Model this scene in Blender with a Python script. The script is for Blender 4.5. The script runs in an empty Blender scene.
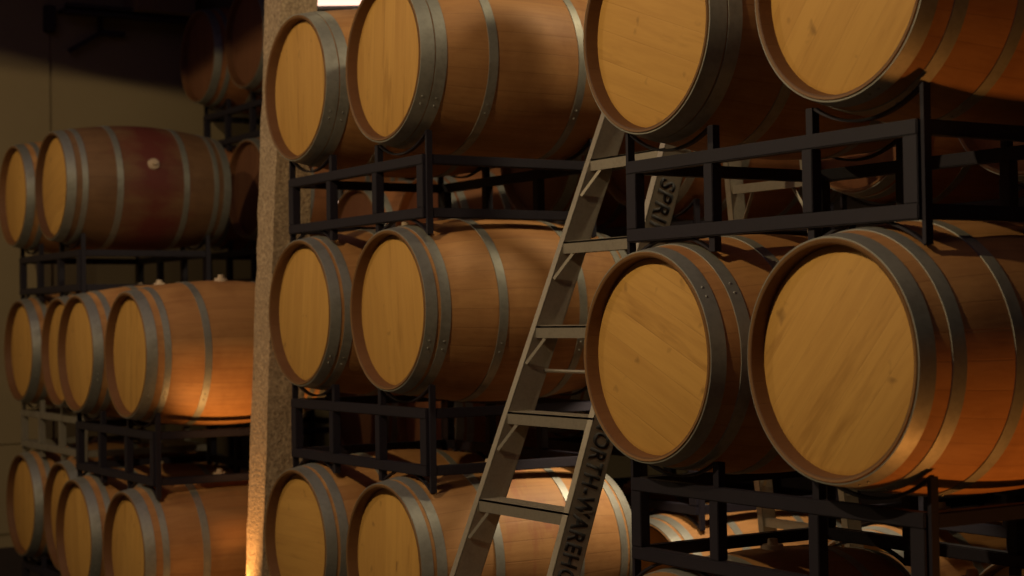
import bpy, bmesh, math, random
from math import pi, sin, cos, tan, radians, sqrt
from mathutils import Vector, Matrix
random.seed(4)
scn = bpy.context.scene
col = scn.collection
FLZ = 1.725
H = 1.75                       # camera height above the floor; all z below are relative to the eye and get +H

# ------------------------------------------------------------------ view
scn.view_settings.view_transform = 'Standard'
scn.view_settings.look = 'None'
scn.view_settings.gamma = 1.0
scn.view_settings.use_curve_mapping = False
scn.view_settings.exposure = 0.0

# ------------------------------------------------------------------ materials
def mat(name):
    m = bpy.data.materials.new(name); m.use_nodes = True
    nt = m.node_tree; nt.nodes.clear()
    out = nt.nodes.new('ShaderNodeOutputMaterial'); b = nt.nodes.new('ShaderNodeBsdfPrincipled')
    nt.links.new(b.outputs[0], out.inputs[0])
    return m, nt, b
class N:
    def __init__(s, nt): s.nt = nt
    def n(s, t, **kw):
        nd = s.nt.nodes.new(t)
        for k, v in kw.items(): setattr(nd, k, v)
        return nd
    def l(s, a, b): s.nt.links.new(a, b)
    def val(s, sock, v):
        if hasattr(v, 'is_output') or isinstance(v, bpy.types.NodeSocket): s.l(v, sock)
        else: sock.default_value = v
    def math(s, op, a, b=0.0, c=0.0):
        nd = s.n('ShaderNodeMath', operation=op)
        for i, v in enumerate((a, b, c)):
            s.val(nd.inputs[i], v)
        return nd.outputs[0]
    def mix(s, fac, a, b, blend='MIX'):
        nd = s.n('ShaderNodeMix', data_type='RGBA', blend_type=blend)
        s.val(nd.inputs[0], fac); s.val(nd.inputs[6], a); s.val(nd.inputs[7], b)
        return nd.outputs[2]
    def obj(s): return s.n('ShaderNodeTexCoord').outputs['Object']
    def noise(s, vec, scale, detail=3, rough=.55, sc=None):
        if sc:
            mp = s.n('ShaderNodeMapping'); s.l(vec, mp.inputs[0]); mp.inputs['Scale'].default_value = sc; vec = mp.outputs[0]
        nd = s.n('ShaderNodeTexNoise'); s.l(vec, nd.inputs['Vector'])
        nd.inputs['Scale'].default_value = scale; nd.inputs['Detail'].default_value = detail; nd.inputs['Roughness'].default_value = rough
        return nd.outputs['Fac']
    def ramp(s, f, p):
        nd = s.n('ShaderNodeValToRGB'); s.l(f, nd.inputs[0]); e = nd.color_ramp.elements
        while len(e) < len(p): e.new(.5)
        for i, (x, c) in enumerate(p):
            e[i].position = x; e[i].color = (c[0], c[1], c[2], 1) if isinstance(c, tuple) else (c, c, c, 1)
        return nd.outputs[0]
    def bump(s, b, h, strength=.3, dist=.01):
        nd = s.n('ShaderNodeBump'); nd.inputs['Strength'].default_value = strength; nd.inputs['Distance'].default_value = dist
        s.l(h, nd.inputs['Height']); s.l(nd.outputs[0], b.inputs['Normal'])

def rgba(c): return (c[0], c[1], c[2], 1)

def stave_mat(name, base, dark, stain=False, nst=30):
    m, nt, b = mat(name); k = N(nt); o = k.obj()
    sep = k.n('ShaderNodeSeparateXYZ'); k.l(o, sep.inputs[0])
    ang = k.math('ARCTAN2', sep.outputs[0], sep.outputs[2])
    u = k.math('MULTIPLY', k.math('ADD', ang, pi), nst / (2 * pi))
    idx = k.math('FLOOR', u); fr = k.math('FRACT', u)
    rnd = k.n('ShaderNodeObjectInfo').outputs['Random']
    wn = k.n('ShaderNodeTexWhiteNoise', noise_dimensions='2D')
    cb = k.n('ShaderNodeCombineXYZ'); k.l(idx, cb.inputs[0]); k.l(rnd, cb.inputs[1]); k.l(cb.outputs[0], wn.inputs['Vector'])
    edge = k.math('ABSOLUTE', k.math('SUBTRACT', fr, .5))
    joint = k.ramp(edge, [(.465, 0.), (.5, 1.)])
    grain = k.noise(o, 60, 5, .6, (1, .05, 1))
    blot = k.noise(o, 5, 4, .6)
    c1 = k.mix(k.math('MULTIPLY', wn.outputs['Value'], .4), rgba(base), rgba(dark))
    c2 = k.mix(k.ramp(grain, [(.4, 0.), (.75, .45)]), c1, rgba(dark))
    c3 = k.mix(k.ramp(blot, [(.45, 0.), (.8, .6)]), c2, rgba((dark[0]*.7, dark[1]*.62, dark[2]*.6)))
    if stain:
        y = sep.outputs[1]
        band = k.math('SUBTRACT', 1.0, k.math('MULTIPLY', k.math('ABSOLUTE', k.math('SUBTRACT', y, .475)), 4.6))
        nz = k.noise(o, 7, 4, .6, (1, .5, 1))
        f = k.ramp(k.math('ADD', band, k.math('MULTIPLY', k.math('SUBTRACT', nz, .5), 2.4)), [(-.0, 0.), (.8, .85)])
        if stain == 'light':
            vert = k.ramp(k.noise(o, 9, 3, .6, (.6, 2.2, .6)), [(.5, 0.), (.68, .6)])
            c3 = k.mix(k.math('MULTIPLY', f, vert), c3, (.30, .07, .045, 1))
        else: c3 = k.mix(f, c3, (.13, .022, .02, 1))
    c4 = k.mix(k.math('MULTIPLY', joint, .24), c3, (.05, .025, .012, 1))
    endd = k.math('ABSOLUTE', k.math('SUBTRACT', sep.outputs[1], .475))
    c4 = k.mix(k.math('MULTIPLY', k.math('GREATER_THAN', endd, .4715), .72), c4, (.125, .066, .022, 1))
    inner_shade = k.math('LESS_THAN', k.math('ADD', k.math('MULTIPLY', sep.outputs[0], sep.outputs[0]), k.math('MULTIPLY', sep.outputs[2], sep.outputs[2])), .2863 ** 2)
    c4 = k.mix(k.math('MULTIPLY', inner_shade, .8), c4, (.095, .04, .016, 1))  # recess shade put into the colour of the chime's inside wall
    tint = k.n('ShaderNodeHueSaturation'); k.l(c4, tint.inputs['Color'])
    k.l(k.math('ADD', .85, k.math('MULTIPLY', rnd, .3)), tint.inputs['Value'])
    k.l(tint.outputs[0], b.inputs['Base Color'])
    b.inputs['Roughness'].default_value = .58
    b.inputs['Specular IOR Level'].default_value = .3
    k.bump(b, k.math('SUBTRACT', grain, k.math('MULTIPLY', joint, .5)), .25, .003)
    return m

def head_mat(name, base, dark):
    m, nt, b = mat(name); k = N(nt); o = k.obj()
    sep = k.n('ShaderNodeSeparateXYZ'); k.l(o, sep.inputs[0])
    rnd = k.n('ShaderNodeObjectInfo').outputs['Random']
    u = k.math('MULTIPLY', k.math('ADD', sep.outputs[0], k.math('MULTIPLY', rnd, .05)), 1 / .083)
    idx = k.math('FLOOR', u); fr = k.math('FRACT', u)
    wn = k.n('ShaderNodeTexWhiteNoise', noise_dimensions='2D')
    cb = k.n('ShaderNodeCombineXYZ'); k.l(idx, cb.inputs[0]); k.l(rnd, cb.inputs[1]); k.l(cb.outputs[0], wn.inputs['Vector'])
    joint = k.ramp(k.math('ABSOLUTE', k.math('SUBTRACT', fr, .5)), [(.475, 0.), (.5, 1.)])
    vo = k.n('ShaderNodeVectorMath', operation='ADD'); k.l(o, vo.inputs[0]); 
    cr = k.n('ShaderNodeCombineXYZ'); k.l(k.math('MULTIPLY', rnd, 9.), cr.inputs[0]); k.l(k.math('MULTIPLY', idx, .37), cr.inputs[2]); k.l(cr.outputs[0], vo.inputs[1])
    grain = k.noise(vo.outputs[0], 42, 5, .6, (1, 1, .09))
    streak = k.noise(vo.outputs[0], 13, 4, .7, (1, 1, .13))
    spots = k.noise(vo.outputs[0], 16, 2, .5)
    c1 = k.mix(k.math('MULTIPLY', wn.outputs['Value'], .28), rgba(base), rgba(dark))
    c2 = k.mix(k.ramp(grain, [(.42, 0.), (.8, .5)]), c1, rgba(dark))
    c3 = k.mix(k.ramp(streak, [(.57, 0.), (.78, .75)]), c2, rgba((dark[0]*.7, dark[1]*.65, dark[2]*.6)))
    c4 = k.mix(k.ramp(spots, [(.68, 0.), (.8, .55)]), c3, (.16, .08, .025, 1))
    c5 = k.mix(k.math('MULTIPLY', joint, .13), c4, (.1, .05, .02, 1))
    k.l(c5, b.inputs['Base Color'])
    b.inputs['Roughness'].default_value = .62
    b.inputs['Specular IOR Level'].default_value = .3
    k.bump(b, k.math('SUBTRACT', grain, joint), .2, .002)
    return m

def metal_mat(name, base, rough, metallic, rust=(.1, .05, .03), sc=14, rustamt=.4):
    m, nt, b = mat(name); k = N(nt); o = k.obj()
    n1 = k.noise(o, sc, 5, .65); n2 = k.noise(o, sc * 6, 3, .6)
    c = k.mix(k.ramp(n1, [(.5, 0.), (.78, rustamt)]), rgba(base), rgba(rust))
    c = k.mix(k.ramp(n2, [(.45, 0.), (.8, .35)]), c, rgba(tuple(x * .55 for x in base)))
    k.l(c, b.inputs['Base Color'])
    b.inputs['Metallic'].default_value = metallic
    r = k.math('ADD', rough - .08, k.math('MULTIPLY', n1, .2)); k.l(r, b.inputs['Roughness'])
    k.bump(b, n2, .08, .002)
    return m

def rough_mat(name, base, dark, scale, bump=.5, dist=.01, rough=.9, detail=5):
    m, nt, b = mat(name); k = N(nt); o = k.obj()
    n1 = k.noise(o, scale, detail, .65); n2 = k.noise(o, scale * .12, 3, .5)
    c = k.mix(k.ramp(n1, [(.3, 0.), (.75, 1.)]), rgba(base), rgba(dark))
    c = k.mix(k.ramp(n2, [(.4, 0.), (.8, .4)]), c, rgba(dark))
    k.l(c, b.inputs['Base Color']); b.inputs['Roughness'].default_value = rough
    b.inputs['Specular IOR Level'].default_value = .25
    k.bump(b, n1, bump, dist)
    return m
def plain(name, c, rough=.6, metallic=0.):
    return metal_mat(name, c, rough, metallic, rust=tuple(x * .6 for x in c), rustamt=.25)
def emis(name, c, s):
    m, nt, b = mat(name); b.inputs['Base Color'].default_value = rgba(c)
    b.inputs['Emission Color'].default_value = rgba(c); b.inputs['Emission Strength'].default_value = s
    return m

M = dict(
    stave=stave_mat('oak_staves', (.46, .235, .082), (.26, .105, .035)),
    stave_red=stave_mat('oak_staves_wine_stained', (.22, .12, .055), (.12, .06, .03), stain=True),
    stave_streak=stave_mat('oak_staves_streaked', (.50, .265, .095), (.29, .125, .042), stain='light'),
    stave_back=stave_mat('dark_red_oak_staves', (.36, .15, .055), (.18, .07, .03)),  # darker, redder oak than the front row staves
    chime=stave_mat('oak_chime', (.42, .23, .09), (.25, .12, .045)),
    head=head_mat('oak_head', (.63, .35, .085), (.42, .205, .045)),
    head_dark=head_mat('shaded_oak_head', (.19, .08, .035), (.12, .045, .022)),  # oak head darkened in colour, standing in for the dim back row
    hoop=metal_mat('galvanised_hoop', (.34, .335, .285), .52, .65, rust=(.11, .085, .06), sc=9, rustamt=.55),
    rack=metal_mat('dark_painted_steel', (.016, .0125, .021), .6, .2, rust=(.021, .013, .015), sc=7),
    rack_pale=metal_mat('pale_galvanised_rack', (.30, .27, .21), .55, .5),
    alu=metal_mat('worn_aluminium', (.40, .355, .28), .45, .6, rust=(.22, .19, .14), sc=16, rustamt=.4),
    ink=plain('black_stencil_ink', (.02, .018, .018), .7),
    bung=plain('silicone_bung', (.55, .42, .28), .6),
    floor=rough_mat('concrete_floor', (.10, .085, .07), (.05, .042, .035), 4, .15, .004, .75),
    wall=rough_mat('painted_wall', (.30, .235, .13), (.26, .20, .11), 1.2, .05, .003, .85),
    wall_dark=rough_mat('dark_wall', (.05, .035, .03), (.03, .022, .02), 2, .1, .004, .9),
    column=rough_mat('rough_plaster', (.56, .42, .26), (.20, .14, .085), 70, .8, .006, .95, 2),
    beam=plain('dark_steel_beam', (.035, .024, .022), .7),
    carton=plain('cardboard', (.22, .14, .08), .85),
    black=plain('black_plastic', (.015, .012, .014), .5),
    lamp=emis('lamp_glass', (1., .68, .55), 1.25),
    lamp_orange=emis('uplight_glass', (1., .45, .12), 6.0),
)

# ------------------------------------------------------------------ mesh helpers
def finish(bm, name, m, parent=None, smooth=30, loc=(0, 0, 0), rot=(0, 0, 0)):
    bmesh.ops.recalc_face_normals(bm, faces=bm.faces)
    me = bpy.data.meshes.new(name); bm.to_mesh(me); bm.free()
    me.materials.append(m)
    if smooth:
        me.shade_smooth(); me.set_sharp_from_angle(angle=radians(smooth))
    o = bpy.data.objects.new(name, me); col.objects.link(o)
    o.location = loc; o.rotation_euler = rot
    if parent: o.parent = parent
    return o
def box(bm, a, b, bev=.0):
    x0, y0, z0 = [min(a[i], b[i]) for i in range(3)]; x1, y1, z1 = [max(a[i], b[i]) for i in range(3)]
    if bev <= 0:
        v = [bm.verts.new(p) for p in ((x0,y0,z0),(x1,y0,z0),(x1,y1,z0),(x0,y1,z0),(x0,y0,z1),(x1,y0,z1),(x1,y1,z1),(x0,y1,z1))]
        for f in ((0,1,2,3),(4,5,6,7),(0,1,5,4),(1,2,6,5),(2,3,7,6),(3,0,4,7)): bm.faces.new([v[i] for i in f])
        return v
    t = bmesh.new(); box(t, a, b); bmesh.ops.bevel(t, geom=t.edges[:], offset=bev, segments=2, affect='EDGES')
    me = bpy.data.meshes.new('t'); t.to_mesh(me); t.free(); bm.from_mesh(me); bpy.data.meshes.remove(me)
def lathe(bm, prof, seg=72):
    """closed or open profile of (r, y) turned about the Y axis"""
    rings = []
    for r, y in prof:
        if r < 1e-6: rings.append([bm.verts.new((0, y, 0))])
        else: rings.append([bm.verts.new((r * sin(2*pi*i/seg), y, r * cos(2*pi*i/seg))) for i in range(seg)])
    for A, B in zip(rings, rings[1:]):
        for i in range(seg):
            j = (i + 1) % seg
            if len(A) == 1 and len(B) == 1: continue
            if len(A) == 1: bm.faces.new((A[0], B[i], B[j]))
            elif len(B) == 1: bm.faces.new((A[i], A[j], B[0]))
            else: bm.faces.new((A[i], A[j], B[j], B[i]))
def bar(bm, p, q, w, t, up=(0, 0, 1)):
    """rectangular bar from p to q, w across, t along up-ish"""
    p, q = Vector(p), Vector(q); d = (q - p).normalized(); up = Vector(up)
    s = d.cross(up).normalized(); u = s.cross(d).normalized()
    v = []
    for e in (p, q):
        for a, b in ((-1, -1), (1, -1), (1, 1), (-1, 1)): v.append(bm.verts.new(e + s * (a * w / 2) + u * (b * t / 2)))
    for f in ((0,1,2,3),(4,5,6,7),(0,1,5,4),(1,2,6,5),(2,3,7,6),(3,0,4,7)): bm.faces.new([v[i] for i in f])
def tube(bm, p, q, r, seg=12):
    p, q = Vector(p), Vector(q); d = (q - p); 
    mt = Matrix.Translation((p + q) / 2) @ d.to_track_quat('Z', 'Y').to_matrix().to_4x4()
    bmesh.ops.create_cone(bm, cap_ends=True, segments=seg, radius1=r, radius2=r, depth=d.length, matrix=mt)
def empty(name, loc, rot=(0, 0, 0)):
    o = bpy.data.objects.new(name, None); col.objects.link(o); o.location = loc; o.rotation_euler = rot
    o.empty_display_size = .1
    return o
def tag(o, label, cat, group=None):
    o['label'] = label; o['category'] = cat
    if group: o['group'] = group
    return o
def structure(o): o['kind'] = 'structure'; return o
def copy_tree(o, parent=None):
    c = o.copy(); col.objects.link(c); c.parent = parent
    for ch in o.children: copy_tree(ch, c)
    return c

# ------------------------------------------------------------------ barrels
L = .95; RC = .2955; RB = .352
def Rd(d): t = d / L * 2 - 1; return RC + (RB - RC) * (1 - t * t)
HOOPS = dict(
    tall=[(.004, .048), (.092, .130), (.272, .308)],
    even=[(.004, .046), (.060, .096), (.283, .318)],
    wide=[(.004, .054), (.059, .100), (.262, .298)],
    far=[(.004, .052), (.084, .114), (.268, .302)])
BAX = .353            # barrel axis above the root
def body_mesh():
    bm = bmesh.new(); n = 22
    prof = [(.274, .058), (.279, .040), (.281, .010), (.283, .003), (.2925, 0.)]
    prof += [(Rd(0) , .004)] + [(Rd(L * i / n), L * i / n) for i in range(1, n)] + [(Rd(0), L - .004)]
    prof += [(r, L - y) for r, y in reversed(prof[:5])]
    lathe(bm, prof, 90); return bm
def head_mesh(front=True):
    bm = bmesh.new()
    y0, y1 = .036, .054
    pr = [(0, y0), (.264, y0), (.2785, y0 + .006), (.2785, y1), (0, y1)]
    if not front: pr = [(r, L - y) for r, y in pr]
    lathe(bm, pr, 72); return bm
def hoop_mesh(a, b, front=True):
    bm = bmesh.new(); t = .0028; pr = []
    k = 4
    for i in range(k + 1): d = a + (b - a) * i / k; pr.append((Rd(d) + t, d))
    pr = [(Rd(a) - .001, a), (Rd(a) + t * .6, a - .0003)] + pr + [(Rd(b) + t * .6, b + .0003), (Rd(b) - .001, b)]
    if not front: pr = [(r, L - y) for r, y in pr]
    lathe(bm, pr, 90)
    # overlap plate with two rivets
    mid = (a + b) / 2 if front else L - (a + b) / 2; R = Rd(mid) + t; w = (b - a) * .5
    ang = 2.1
    for da in (-.05, .05):
        c = Vector((R * sin(ang + da), mid, R * cos(ang + da)))
        bmesh.ops.create_uvsphere(bm, u_segments=8, v_segments=5, radius=.004, matrix=Matrix.Translation(c))
    return bm
def make_barrel(kind, body_m, head_m):
    root = empty('wine_barrel', (0, 0, 0))
    L0 = (0, 0, BAX)
    finish(body_mesh(), 'staves', body_m, root, 30, L0)
    for fr in (True, False):
        finish(head_mesh(fr), 'barrel_head', head_m, root, 30, L0)
        for a, b in HOOPS[kind]: finish(hoop_mesh(a, b, fr), 'hoop', M['hoop'], root, 30, L0)
    bm = bmesh.new(); mt = Matrix.Translation((0, L / 2, RB + .004))
    bmesh.ops.create_cone(bm, cap_ends=True, segments=24, radius1=.034, radius2=.03, depth=.016, matrix=mt)
    bmesh.ops.create_cone(bm, cap_ends=True, segments=24, radius1=.017, radius2=.014, depth=.022, matrix=Matrix.Translation((0, L / 2, RB + .018)))
    finish(bm, 'bung', M['bung'], root, 30, L0)
    return root
protos = {}
def barrel(x, y, z, label, kind='even', roll=0., look='new', group=None, yaw=0.):
    key = (kind, look)
    if key not in protos:
        bmat = dict(new=M['stave'], streak=M['stave_streak'], red=M['stave_red'], dark_oak=M['stave_back'])[look]
        hm = dict(new=M['head'], streak=M['head'], red=M['head'], dark_oak=M['head_dark'])[look]
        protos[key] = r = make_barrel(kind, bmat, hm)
    else:
        r = copy_tree(protos[key])
    r.location = (x, y, z + H - BAX); r.rotation_euler = (0, 0, yaw)
    for c in r.children: c.rotation_euler = (0, roll, 0)
    tag(r, label, 'barrel', group)
    return r

# ------------------------------------------------------------------ racks
RW = .595; TX = .048; TY = .036; RY0 = .118; RY1 = .885      # frames sit .10 behind each head
def arc_bar(bm, cx, cz, R, x0, x1, y0, y1, th, below=True, n=14):
    """curved cradle strip round (cx, cz)"""
    s = -1 if below else 1; P = []
    for i in range(n + 1):
        x = x0 + (x1 - x0) * i / n; h = sqrt(max(R * R - (x - cx) ** 2, 1e-6)); P.append((x, cz + s * h))
    vs = []
    for x, z in P:
        dx, dz = (x - cx) / R, (z - cz) / R
        vs.append([bm.verts.new(p) for p in ((x, y0, z), (x, y1, z), (x + dx * th, y1, z + dz * th), (x + dx * th, y0, z + dz * th))])
    for A, B in zip(vs, vs[1:]):
        for i in range(4): bm.faces.new((A[i], A[(i + 1) % 4], B[(i + 1) % 4], B[i]))
    bm.faces.new(vs[0]); bm.faces.new(vs[-1])
def make_rack(pitch, m, foot=None):
    """origin at the foot; cz = axis height of the barrels it carries; lower barrels at cz - pitch. foot: leg length down to the floor"""
    zb = -pitch + .262 if foot is None else -foot          # foot of the posts relative to the carried axis
    root = empty('barrel_rack', (0, 0, 0)); off = -zb
    s = .385
    tr = -.358; br = -pitch + .332
    if foot is not None: br = max(br, -foot + .05); 
    Rc = Rd(.154) + .0105
    for yf in (RY0, RY1 - TY):
        y0, y1 = yf, yf + TY
        ya, yb = (y0 + .012, y1) if yf == RY0 else (y0, y1 - .012)
        for z, nm in ((tr, 'top_rail'), (br + .038, 'bottom_rail')):
            bm = bmesh.new(); box(bm, (-RW + .0125, y0, z + off), (RW - .0125, y1, z - .038 + off), .003); finish(bm, nm, m, root)
        for px, outer in ((-RW + TX / 2 + .0125, 1), (-.2, 0), (.2, 0), (RW - TX / 2 - .0125, 1)):
            bm = bmesh.new(); w = TX if outer else TX * .8
            box(bm, (px - w/2, y0 + .001, tr - .0385 + off), (px + w/2, y1 - .001, br + .0385 + off), .002)
            if foot is not None: box(bm, (px - w/2, y0 + .001, br - .0005 + off), (px + w/2, y1 - .001, zb + off), .002)
            # side plates reach up to the cradle and down to the saddle
            qx = math.copysign(RW - .006, px) if outer else px; t = .006 if outer else .012
            c = s if px > 0 else -s
            e = abs(qx - c) - t if outer else abs(qx - c) - t
            hh = sqrt(Rc * Rc - e * e) + .001
            box(bm, (qx - t, ya, -hh + off), (qx + t, yb, tr + .0005 + off))
            if outer: box(bm, (qx - t, ya, tr + off), (qx + t, yb, br + off))
            if foot is None: box(bm, (qx - t, ya, br - .0005 + off), (qx + t, yb, -pitch + hh + off))
            finish(bm, 'post', m, root)
        for c in (-s, s):
            xs = (c + .202, c - .172) if c > 0 else (c - .202, c + .172)
            def gusset(nm, cz, sg, flat):
                bm = bmesh.new(); n = 16; vs = []
                for i in range(n + 1):
                    x = xs[0] + (xs[1] - xs[0]) * i / n; h = sqrt(Rc * Rc - (x - c) ** 2)
                    za = cz + sg * h
                    zb_ = za + sg * .007
                    vs.append([bm.verts.new(p_) for p_ in ((x, ya + .004, za), (x, yb - .004, za), (x, yb - .004, zb_), (x, ya + .004, zb_))])
                for A, B in zip(vs, vs[1:]):
                    for i in range(4): bm.faces.new((A[i], A[(i + 1) % 4], B[(i + 1) % 4], B[i]))
                bm.faces.new(vs[0]); bm.faces.new(vs[-1]); finish(bm, nm, m, root)
            gusset('cradle', off, -1, tr + off)
            if foot is None: gusset('saddle', off - pitch, 1, br + off)
    for sx in (-1, 1):
        for z in (tr, br + .038):
            bm = bmesh.new(); xo = sx * RW; xi = sx * (RW - TX * .8)
            box(bm, (xo - sx*.002, RY0 + TY, z + off - .001), (xi, RY1 - TY, z + off - .037), .003); finish(bm, 'side_rail', m, root)
    return root, off
rprotos = {}
def rack(x, y, zc, pitch, label, look='rack', foot=None, group='steel barrel racks'):
    key = (pitch, look, foot)
    if key not in rprotos: r, off = make_rack(pitch, M[look], foot); rprotos[key] = (r, off)
    else: r0, off = rprotos[key]; r = copy_tree(r0)
    r.location = (x, y, zc + H - off)
    tag(r, label, 'barrel rack', group)
    return r
S = .385
G1 = 'barrels lying in the front row of racks'; G2 = 'barrels lying in the row behind'
# stack: centre x, head plane y, level heights, pitch
SA = dict(x=-3.382, y=2.78, z=dict(l=-1.035, m=-.107, u=.821), p=.928)
SB = dict(x=-5.835, y=2.862, z=dict(l=-.890, m=.045, u=.967), p=.93)
SC = dict(x=-8.016, y=2.615, z=dict(l=-1.077, m=-.135), p=.942)
SD = dict(x=-9.51, y=2.725, z=dict(l=-1.045, m=-.135, u=.782), p=.915)
# near stack, right
barrel(SA['x']+S, SA['y']-.01, SA['z']['m'], 'largest oak barrel at right, its head crossed by diagonal grain, orange glow underneath', 'tall', radians(42), group=G1)
barrel(SA['x']-S, SA['y']+.011, SA['z']['m'], 'middle level oak barrel touching the ladder from the right, one dark spot on its head', 'tall', radians(-66), group=G1)
barrel(SA['x']+S, SA['y']+.035, SA['z']['u'], 'topmost barrel at the right edge, with rusty streaks across its cropped head', 'tall', radians(40), group=G1)
barrel(SA['x']-S, SA['y']+.026, SA['z']['u'], 'upper barrel hiding the top of the ladder, small dark knots on its head', 'wide', radians(-70), group=G1)
barrel(SA['x']+.385, SA['y'], SA['z']['l'], 'barrel under the nearest rack at bottom right, almost wholly below the frame', 'tall', group=G1)
barrel(SA['x']-.385, SA['y'], SA['z']['l'], 'barrel under the left half of the nearest rack, only its hoop top showing', 'tall', group=G1)
# middle stack
for lv, d2, d1 in (
    ('u', 'top barrel with reddish staves left of the ladder top', 'top barrel overlapping the plaster column, bright lamp above it'),
    ('m', 'barrel behind the ladder in the middle level with a gleaming hoop on tan staves', 'middle level barrel beside the plaster column with dark blue grey hoops'),
    ('l', 'bottom barrel behind the foot of the ladder with pale streaked staves', 'bottom barrel at the foot of the plaster column')):
    k = dict(u='wide', m='even', l='even')[lv]
    ox, oy = dict(u=(0, -.006), m=(0, 0), l=(.0, -.03))[lv]
    barrel(SB['x']+S+ox, SB['y']+oy, SB['z'][lv], d2, k, radians(dict(u=4, m=-6, l=3)[lv]), 'streak' if lv == 'l' else 'new', group=G1)
    barrel(SB['x']-S+ox, SB['y']+oy, SB['z'][lv], d1, k, radians(dict(u=-3, m=8, l=90)[lv]), group=G1)
# left stack
for lv, d2, d1 in (
    ('m', 'barrel with its belly glowing orange left of the plaster column', 'middle level barrel, left neighbour of the one glowing orange'),
    ('l', 'bottom barrel left of the plaster column with orange light on its side', 'bottom barrel third from the left, beside the one with orange light')):
    ox, oy = dict(m=(0, 0), l=(0, -.018))[lv]
    barrel(SC['x']+S+ox, SC['y']+oy, SC['z'][lv], d2, 'far', radians(5), group=G1)
    barrel(SC['x']-S+ox, SC['y']+oy, SC['z'][lv], d1, 'far', radians(-8), group=G1)
# corner stack
for lv, d2, d1 in (
    ('u', 'wine stained dark red barrel with a round pale bung on its side', 'upper barrel cut off by the left edge of the picture'),
    ('m', 'middle level barrel second from the left, mostly hidden by its neighbour', 'leftmost barrel of the middle level, under the cut off one'),
    ('l', 'bottom barrel mostly hidden, right neighbour of the leftmost one', 'leftmost barrel of the bottom level by the tan wall')):
    ox, oy = dict(u=(0, -.012), m=(.0, .015), l=(0, .02))[lv]
    barrel(SD['x']+S+ox, SD['y']+oy, SD['z'][lv], d2, 'far', radians(72 if lv == 'u' else 4), 'red' if lv == 'u' else 'new', group=G1)
    barrel(SD['x']-S+ox, SD['y']+oy, SD['z'][lv], d1, 'far', radians(-5), group=G1)
# row behind
Y2 = 4.02
SE = dict(x=-9.82, y=4.0)
for lv, z, d2, d1 in (
    ('4', 1.747, 'highest barrel with a dark brown head, right one, against the column', 'highest barrel with a dark brown head, left one of the pair'),
    ('u', .83, 'dark barrel behind the wine stained one, right of its far end', 'dark barrel in the back row hidden behind the wine stained barrel'),
    ('m', -.087, 'back row barrel in the dark behind the orange lit belly', 'back row barrel in the dark near the tan wall')):
    barrel(SE['x']+S, SE['y'], z, d2, 'far', radians(5), 'dark_oak', group=G2)
    barrel(SE['x']-S, SE['y'], z, d1, 'far', radians(-8), 'dark_oak', group=G2)
where = dict(nearest='the nearest stack', middle='the middle stack', left='the plaster column', rightmost='the right edge rack post')
ROWB = ((-4.13, (-1.10, -.175, .75), 'nearest'), (-5.83, (-1.12, -.185, .75), 'middle'), (-7.635, (-1.395, -.49, .43), 'left'), (-2.52, (-1.10, -.175, .75), 'rightmost'))
for X, zs, nm in ROWB:
    Y2 = 4.32 if nm in ('nearest', 'rightmost') else 4.02
    for z, lv in zip(zs, ('bottom', 'middle', 'top')):
        barrel(X+S, Y2, z, f'{lv} back row barrel behind {where[nm]}, right one of its pair', 'even', radians(random.uniform(-9, 9)), 'new' if lv == 'bottom' else 'dark_oak', group=G2)
        barrel(X-S, Y2, z, f'{lv} back row barrel behind {where[nm]}, left one of its pair', 'even', radians(random.uniform(-9, 9)), 'new' if lv == 'bottom' else 'dark_oak', group=G2)

for Sx, nm, look in ((SA, 'nearest', 'rack'), (SB, 'middle', 'rack'), (SC, 'left', 'rack'), (SD, 'corner', 'rack')):
    for lv in Sx['z']:
        w = dict(l='bottom', m='lower', u='upper')[lv]
        z = Sx['z'][lv]
        lab = dict(
            nearest=dict(u='dark steel rack across the upper right, ladder lettering visible through it', m='dark steel rack at bottom right under the largest barrel', l='dark steel floor rack under the nearest stack'),
            middle=dict(u='upper dark steel rack between top and middle barrels, right of the column', m='lower dark steel rack right of the column, above the bottom barrels', l='dark steel floor rack under the middle stack'),
            left=dict(m='dark steel rack left of the column, above the orange lit bottom barrel', l='dark steel floor rack under the left stack'),
            corner=dict(u='dark steel rack carrying the wine stained barrel, pale wall behind', m='paler grey rack at far left above the leftmost bottom barrel', l='steel floor rack under the corner stack'))[nm][lv]
        lk = 'rack_pale' if (nm == 'corner' and lv == 'm') else look
        ry = dict(nearest=-.015, middle=-.065, left=-.055, corner=-.035)[nm]; rx = 0.
        if lv == 'l': rack(Sx['x'] + rx, Sx['y'] + ry, z, Sx['p'], lab, lk, foot=round(z + H, 3))
        else: rack(Sx['x'] + rx, Sx['y'] + ry, z, round(z - Sx['z'][dict(u='m', m='l')[lv]], 3), lab, lk)
rack(SE['x'], SE['y'], 1.747, .917, 'dark steel rack high at the back under the brown headed barrels')
rack(SE['x'], SE['y'], .83, .917, 'dark steel rack at the back behind the wine stained barrel')
rack(SE['x'], SE['y'], -.087, .917, 'dark steel rack at the back beside the tan wall', foot=round(H - .087, 3))
for X, zs, nm in ROWB:
    Y2 = 4.32 if nm in ('nearest', 'rightmost') else 4.02
    for i, z in enumerate(zs):
        if nm == 'left' and i == 0: continue        # this pair lies on the floor
        rack(X, Y2, z, round(z - zs[i-1], 3) if i else .93, f'{("lowest", "second", "topmost")[i]} dark steel rack in the back row behind {where[nm]}', foot=round(z + H, 3) if i == 0 else None)

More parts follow.
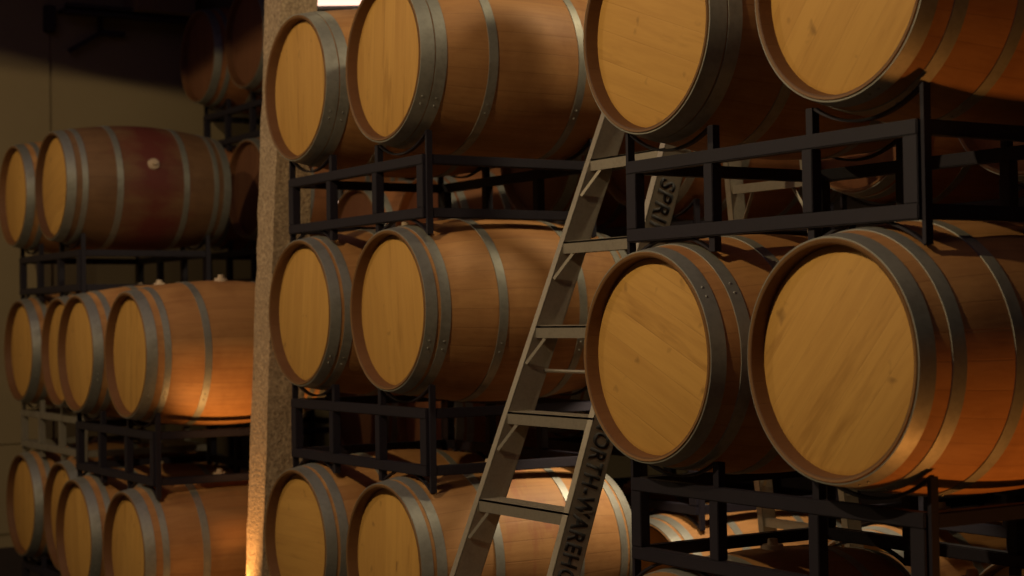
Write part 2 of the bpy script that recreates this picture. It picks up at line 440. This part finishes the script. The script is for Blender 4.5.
# ------------------------------------------------------------------ stepladder
XL, XR, TA, YL0, TB, ZL0 = -4.693, -4.275, .014, 3.265, .108, .545
TN = sqrt(.305 ** 2 - TB * TB)
def lp(side, k):     # point on the front rail's front edge at step k (0 = uppermost seen step)
    return Vector(((XL - TA * k) if side < 0 else (XR + TA * k), YL0 - TB * k, ZL0 - TN * k + H))
kb = (ZL0 + H) / TN                        # k at the floor
kt = -4.3
ladder = empty('stepladder', (0, 0, 0)); 
base = Vector(((XL + XR) / 2, (YL0 - TB * kb + 4.1) / 2, 0)); ladder.location = base
tag(ladder, 'tall aluminium stepladder with black lettering between the two nearest stacks', 'ladder')
def lfin(bm, name, m=None, parent=None, smooth=30):
    bmesh.ops.translate(bm, verts=bm.verts, vec=-base); return finish(bm, name, m or M['alu'], parent or ladder, smooth)
RD = .098; FL = .030; TH = .0035
def channel(bm, p, q, back, side):
    """C rail: web in the plane of the side, flanges pointing outwards; back = vector across the web"""
    p, q, back = Vector(p), Vector(q), Vector(back); sx = Vector((-1, 0, 0))
    def slab(o0, e1, e2):
        v = []
        for e in (p, q):
            for a, b in ((0, 0), (1, 0), (1, 1), (0, 1)): v.append(bm.verts.new(e + o0 + e1 * a + e2 * b))
        for f in ((0,1,2,3),(4,5,6,7),(0,1,5,4),(1,2,6,5),(2,3,7,6),(3,0,4,7)): bm.faces.new([v[i] for i in f])
    n = back.normalized()
    slab(Vector(), back, sx * TH)                    # web
    slab(Vector(), n * TH, sx * FL)                  # front flange
    slab(back - n * TH, n * TH, sx * FL)             # back flange
front_rail = {}
backv = Vector((0, TN, -TB)).normalized() * RD       # across the web, perpendicular to the rail
for s in (-1, 1):
    bm = bmesh.new(); channel(bm, lp(s, kb), lp(s, kt), backv, s); front_rail[s] = lfin(bm, 'front_rail')
    bm = bmesh.new(); f = lp(s, kb); box(bm, f + Vector((-.02, -.01, 0)), f + Vector((.035 if s > 0 else .02, RD + .01, .05)), .004)
    lfin(bm, 'rubber_foot', M['black'], front_rail[s])
for k in range(-4, int(kb) + 1):
    a, b = lp(-1, k), lp(1, k)
    bm = bmesh.new()
    box(bm, (a.x, a.y, a.z), (b.x, a.y + RD * .96, a.z + .006)); box(bm, (a.x, a.y, a.z + .006), (b.x, a.y + .004, a.z - .034))
    box(bm, (a.x, a.y + RD * .94, a.z + .006), (b.x, a.y + RD * .96, a.z - .03))
    for i in range(5):
        yy = a.y + .012 + i * .017; box(bm, (a.x + .01, yy, a.z + .006), (b.x - .01, yy + .004, a.z + .0085))
    lfin(bm, 'step')
    # corner braces under each step
    for s, e in ((-1, a), (1, b)):
        bm = bmesh.new(); q = lp(s, k + .42)
        bar(bm, (e.x - s * .055, e.y + .006, e.z - .03), (q.x - s * .004, q.y + .006, q.z), .003, .010, (0, 0, 1)); lfin(bm, 'step_brace')
# tie rod behind the rails
bm = bmesh.new(); a, b = lp(-1, 2.44), lp(1, 2.44); tube(bm, (a.x, a.y + RD * .9, a.z - .02), (b.x, b.y + RD * .9, b.z - .02), .006); lfin(bm, 'tie_rod')
# rear frame
def bp(side, z): 
    zz = z + H; t = (top_z - zz)
    return Vector((((XL + XR) / 2 + side * (.185 + .02 * t * .8)), yb_top + .117 * t, zz))
top_z = 1.72 + H; yb_top = 3.735
rr = {}
for s in (-1, 1):
    bm = bmesh.new(); p, q = bp(s, -H), bp(s, 1.72); channel(bm, p, q, (0, .062, .006), s); rr[s] = lfin(bm, 'rear_rail')
z = 1.38
i = 0
while z > -1.6:
    a, b = bp(-1, z), bp(1, z)
    bm = bmesh.new(); bar(bm, a + Vector((0, .02, 0)), b + Vector((0, .02, 0)), .02, .032); lfin(bm, 'rear_crossbar')
    if i % 2 == 1 or z < -.4:
        for s, e in ((-1, a), (1, b)):
            bm = bmesh.new(); bar(bm, e + Vector((-s * .10, .02, -.012)), bp(s, z - .17) + Vector((0, .02, 0)), .003, .014, (0, 1, 0)); lfin(bm, 'rear_brace')
    z -= .305; i += 1
bm = bmesh.new(); a, b = lp(-1, kt), lp(1, kt)
box(bm, (a.x - .04, a.y - .02, a.z - .03), (b.x + .04, yb_top + .08, a.z + .03), .008); lfin(bm, 'top_cap')
for s in (-1, 1):
    bm = bmesh.new(); a = lp(s, -1.6); b = bp(s, a.z - H - .05); m_ = (a + b) / 2 + Vector((0, 0, .05))
    bar(bm, a + Vector((0, RD * .5, 0)), m_, .004, .022); bar(bm, m_, b, .004, .022); lfin(bm, 'spreader')
# lettering on the outer web of the right front rail, read from top to bottom
def lettering(txt, k0, k1, size):
    cu = bpy.data.curves.new('lettering', 'FONT'); cu.body = txt; cu.size = 1.; cu.extrude = .0; cu.offset = .03
    cu.space_character = 1.12
    to = bpy.data.objects.new('lettering_curve', cu); col.objects.link(to)
    bpy.context.view_layer.update()
    me = bpy.data.meshes.new_from_object(to.evaluated_get(bpy.context.evaluated_depsgraph_get()))
    bpy.data.objects.remove(to); bpy.data.curves.remove(cu)
    xs = [v.co.x for v in me.vertices]; ys = [v.co.y for v in me.vertices]
    x0, x1, y0, y1 = min(xs), max(xs), min(ys), max(ys)
    p0, p1 = lp(1, k0), lp(1, k1); ax = (p1 - p0); n = backv.normalized()
    for v in me.vertices:
        u = (v.co.x - x0) / (x1 - x0); w = (v.co.y - y0) / (y1 - y0)
        P = p0 + ax * u + n * ((RD - size) / 2 + size * w) + Vector((.0009, 0, 0))
        v.co = P - base
    me.materials.append(M['ink'])
    o = bpy.data.objects.new('lettering', me); col.objects.link(o); o.parent = front_rail[1]; o['label'] = 'black stencilled lettering'
    bm = bmesh.new(); bm.from_mesh(me); r = bmesh.ops.solidify(bm, geom=bm.faces[:], thickness=.0008); bm.to_mesh(me); bm.free()
lettering('E SPRIN', .085, .95, .064)
lettering('NORTH-WAREHOUSE', 2.93, 5.03, .064)

# ------------------------------------------------------------------ room
XW = -10.9; YB = 8.5; YF = -3.5; XR_ = 3.0; ZC = 5.0
def slab(name, a, b, m):
    bm = bmesh.new(); box(bm, a, b); return structure(finish(bm, name, m, None, 0))
slab('floor', (XW - .4, YF, -.1), (XR_, YB, 0), M['floor'])
slab('ceiling', (XW - .4, YF, ZC), (XR_, YB, ZC + .1), M['wall_dark'])
slab('wall_left', (XW - .25, YF, 0), (XW, YB, ZC), M['wall'])
slab('wall_back', (XW - .4, YB, 0), (XR_, YB + .1, ZC), M['wall_dark'])
slab('wall_right', (XR_, YF, 0), (XR_ + .1, YB, ZC), M['wall_dark'])
slab('wall_front', (XW - .4, YF - .1, 0), (XR_, YF, ZC), M['wall_dark'])
slab('trim_1', (XW, YF, 1.0), (XW + .012, 3.24, ZC), M['wall'])
slab('trim_2', (XW, YF, .42), (XW + .012, 3.24, .99), M['wall'])
slab('baseboard_left', (XW, YF, 0), (XW + .06, 3.6, .33), M['wall_dark'])
# column: leaning square pier
bm = bmesh.new()
cb, ct = Vector((-6.905, 3.005, 0)), Vector((-6.73, 3.11, ZC - 1.3))
ct = cb + (ct - cb) * (ZC / (ZC - 1.3))
W = .175; rings = []
n = 60
random.seed(9)
for i in range(n + 1):
    t = i / n; c = cb.lerp(ct, t); w = W / 2
    ring = []
    m_ = 8
    for sx, sy, dx, dy in ((-1, -1, 1, 0), (1, -1, 0, 1), (1, 1, -1, 0), (-1, 1, 0, -1)):
        for j in range(m_):
            f = j / m_
            jx, jy = random.uniform(-1, 1) * .003, random.uniform(-1, 1) * .003
            ring.append(bm.verts.new((c.x + (sx + dx * 2 * f) * w + jx, c.y + (sy + dy * 2 * f) * w + jy, c.z if i in (0, n) else c.z + random.uniform(-.01, .01))))
    rings.append(ring)
for A, B in zip(rings, rings[1:]):
    for i in range(len(A)): j = (i + 1) % len(A); bm.faces.new((A[i], A[j], B[j], B[i]))
bm.faces.new(rings[0]); bm.faces.new(rings[-1])
pier = finish(bm, 'trim_3', M['column'], None, 45); structure(pier)
# beam on the wall with a diagonal bracket and a carton on it
beam = empty('wall_shelf', (XW + .25, 3.3, 2.10 + H))
tag(beam, 'dark steel shelf beam fixed high on the tan wall at upper left', 'shelf')
bm = bmesh.new(); box(bm, (-.25, 0, -.02), (-.05, 3.2, .0), .003); box(bm, (-.09, 0, -.045), (-.05, 3.2, .025), .003); finish(bm, 'shelf_board', M['beam'], beam)
for yy in (.28, 1.5, 2.7):
    bm = bmesh.new(); bar(bm, (-.2, yy, -.13), (-.2, yy - .22, -.27), .025, .03); box(bm, (-.215, yy - .02, -.15), (-.185, yy + .16, -.115), .002); box(bm, (-.215, yy - .02, -.13), (-.185, yy + .01, -.02), .002); finish(bm, 'bracket', M['beam'], beam)
bm = bmesh.new(); box(bm, (-.24, -.10, -.15), (-.18, -.03, .02), .004); finish(bm, 'end_plate', M['beam'], beam)
cx = empty('carton', (XW + .165, 3.95, 2.10 + H)); tag(cx, 'brown cardboard carton on the high wall shelf', 'box')
bm = bmesh.new(); box(bm, (-.16, -.2, 0), (.14, .2, .24), .004); finish(bm, 'carton_body', M['carton'], cx)
bm = bmesh.new(); bar(bm, (-.16, -.1, .24), (-.16, -.1, .24), .3, .01) if False else box(bm, (-.16, -.2, .24), (-.01, .2, .246), .001); box(bm, (.0, -.2, .24), (.14, .2, .246), .001); finish(bm, 'flap', M['carton'], cx)

# wall light behind the column, with its lit glass
def wall_light(loc, w, h, label, m, name='wall_light'):
    r = empty(name, loc); tag(r, label, 'light')
    bm = bmesh.new(); box(bm, (-.06, -w/2 - .02, -h/2 - .02), (.0, w/2 + .02, h/2 + .02), .006); finish(bm, 'housing', M['black'], r)
    bm = bmesh.new(); box(bm, (.0, -w/2, -h/2), (.03, w/2, h/2), .01); finish(bm, 'glass', m, r)
    return r
fl = wall_light((-7.52, 3.68, FLZ + H), .34, .26, 'bright floodlight glowing above the barrels right of the column', M['lamp'], 'floodlight')
fl.rotation_euler = (0, 0, radians(-32))
bm = bmesh.new(); tube(bm, (-.09, -.1, -.02), (-.09, -.1, ZC - H - FLZ), .012); box(bm, (-.12, -.13, -.08), (-.055, -.07, .06), .004); finish(bm, 'hanging_rod', M['black'], fl)
pd = empty('pendant_lamp', (-8.74, 4.30, .66 + H)); tag(pd, 'small glowing bulb seen through the upper rack right of the column', 'light')
bm = bmesh.new(); bmesh.ops.create_uvsphere(bm, u_segments=20, v_segments=12, radius=.045, matrix=Matrix.Diagonal((1, 1, 1.25, 1))); finish(bm, 'bulb', M['lamp'], pd)
bm = bmesh.new(); tube(bm, (0, 0, .045), (0, 0, .12), .022); tube(bm, (0, 0, .12), (0, 0, ZC - H - .66), .005, 8); finish(bm, 'cord', M['black'], pd)

# uplights on the floor
def uplight(loc, label, hh):
    r = empty('uplight', loc); tag(r, label, 'light', 'orange uplights on the floor')
    bm = bmesh.new(); 
    bmesh.ops.create_cone(bm, cap_ends=True, segments=32, radius1=.075, radius2=.09, depth=.12, matrix=Matrix.Translation((0, 0, hh + .07)))
    bmesh.ops.create_cone(bm, cap_ends=True, segments=24, radius1=.02, radius2=.02, depth=hh + .02, matrix=Matrix.Translation((0, 0, hh / 2 + .012)))
    bmesh.ops.create_cone(bm, cap_ends=True, segments=32, radius1=.09, radius2=.08, depth=.02, matrix=Matrix.Translation((0, 0, .01)))
    finish(bm, 'housing', M['black'], r)
    bm = bmesh.new(); bmesh.ops.create_cone(bm, cap_ends=True, segments=32, radius1=.08, radius2=.08, depth=.008, matrix=Matrix.Translation((0, 0, hh + .135)))
    finish(bm, 'glass', M['lamp_orange'], r)
    return r
def spot(name, loc, target, power, c, size=60, blend=.4, radius=.05):
    l = bpy.data.lights.new(name, 'SPOT'); l.energy = power; l.color = c; l.spot_size = radians(size); l.spot_blend = blend; l.shadow_soft_size = radius
    o = bpy.data.objects.new(name, l); col.objects.link(o); o.location = loc
    o.rotation_euler = (Vector(target) - Vector(loc)).to_track_quat('-Z', 'Y').to_euler(); return o
ORANGE = (1., .36, .07)
UP1 = Vector((-7.0, 2.80, 0)); uplight(UP1, 'orange floor uplight at the foot of the plaster column', .2)
spot('uplight_beam_column', UP1 + Vector((0, 0, .36)), (-7.12, 3.55, 2.2), 56, (1., .47, .14), 66, .5, .05)
UP2 = Vector((-2.25, 3.15, 0)); uplight(UP2, 'orange floor uplight right of the nearest stack', .0)
spot('uplight_beam_near', UP2 + Vector((0, 0, .15)), (-2.75, 3.15, 1.7), 40, ORANGE, 95, .6, .05)

# ------------------------------------------------------------------ overhead lamps and added fill lights
WARM = (1., .76, .42)
spot('aisle_lamp', (-3.6, -1.0, 2.75 + H), (-3.6, -1.0, 0), 370, WARM, 166, .01, .04)
spot('aisle_lamp_far', (-8.3, -.9, 2.75 + H), (-8.3, -.9, 0), 120, WARM, 157, .01, .04)
spot('gap_lamp', (-4.0, 4.6, 2.75 + H), (-4.0, 4.6, 0), 140, (1., .80, .5), 150, .3, .08)
spot('low_fill_spot', (-4.85, 3.95, .15 + H), (-4.85, 3.95, 0), 50, (1., .80, .56), 100, .12, .03)  # unseen low spot added to brighten the bottom barrels beside the ladder
spot('gap_lamp_near', (-1.9, 3.3, 2.6 + H), (-1.9, 3.3, 0), 4, WARM, 150, .3, .10)
spot('gap_lamp_far', (-7.0, 3.5, 2.7 + H), (-7.0, 3.5, 0), 5, WARM, 150, .3, .10)
al = bpy.data.lights.new('ceiling_fill', 'AREA'); al.shape = 'RECTANGLE'; al.size = 9; al.size_y = 5; al.energy = 24; al.color = (.70, .50, 1.0)  # unseen violet fill panel, added to lift the dark parts softly
ao = bpy.data.objects.new('ceiling_fill', al); col.objects.link(ao); ao.location = (-5, 0, ZC - .05)

w = bpy.data.worlds.new('world'); scn.world = w; w.use_nodes = True
bg = w.node_tree.nodes['Background']; bg.inputs[0].default_value = (.50, .38, .85, 1); bg.inputs[1].default_value = .02

# ------------------------------------------------------------------ camera
F, YAW, PIT, ROL = 1661.98, 1.0111646, .01968936, -.0145922
cam = bpy.data.cameras.new('camera'); co = bpy.data.objects.new('camera', cam); col.objects.link(co)
cam.sensor_width = 36; cam.lens = F * 36 / 1024; cam.clip_end = 60
cy, sy = cos(YAW), sin(YAW)
fwd = Vector((-sy * cos(PIT), cy * cos(PIT), sin(PIT))); rt = Vector((cy, sy, 0)); up = rt.cross(fwd)
r2 = rt * cos(ROL) + up * sin(ROL); u2 = -rt * sin(ROL) + up * cos(ROL)
mt = Matrix((r2, u2, -fwd)).transposed().to_4x4(); mt.translation = (0, 0, H); co.matrix_world = mt
cam.dof.use_dof = True; cam.dof.focus_distance = 5.0; cam.dof.aperture_fstop = 3.2
scn.camera = co
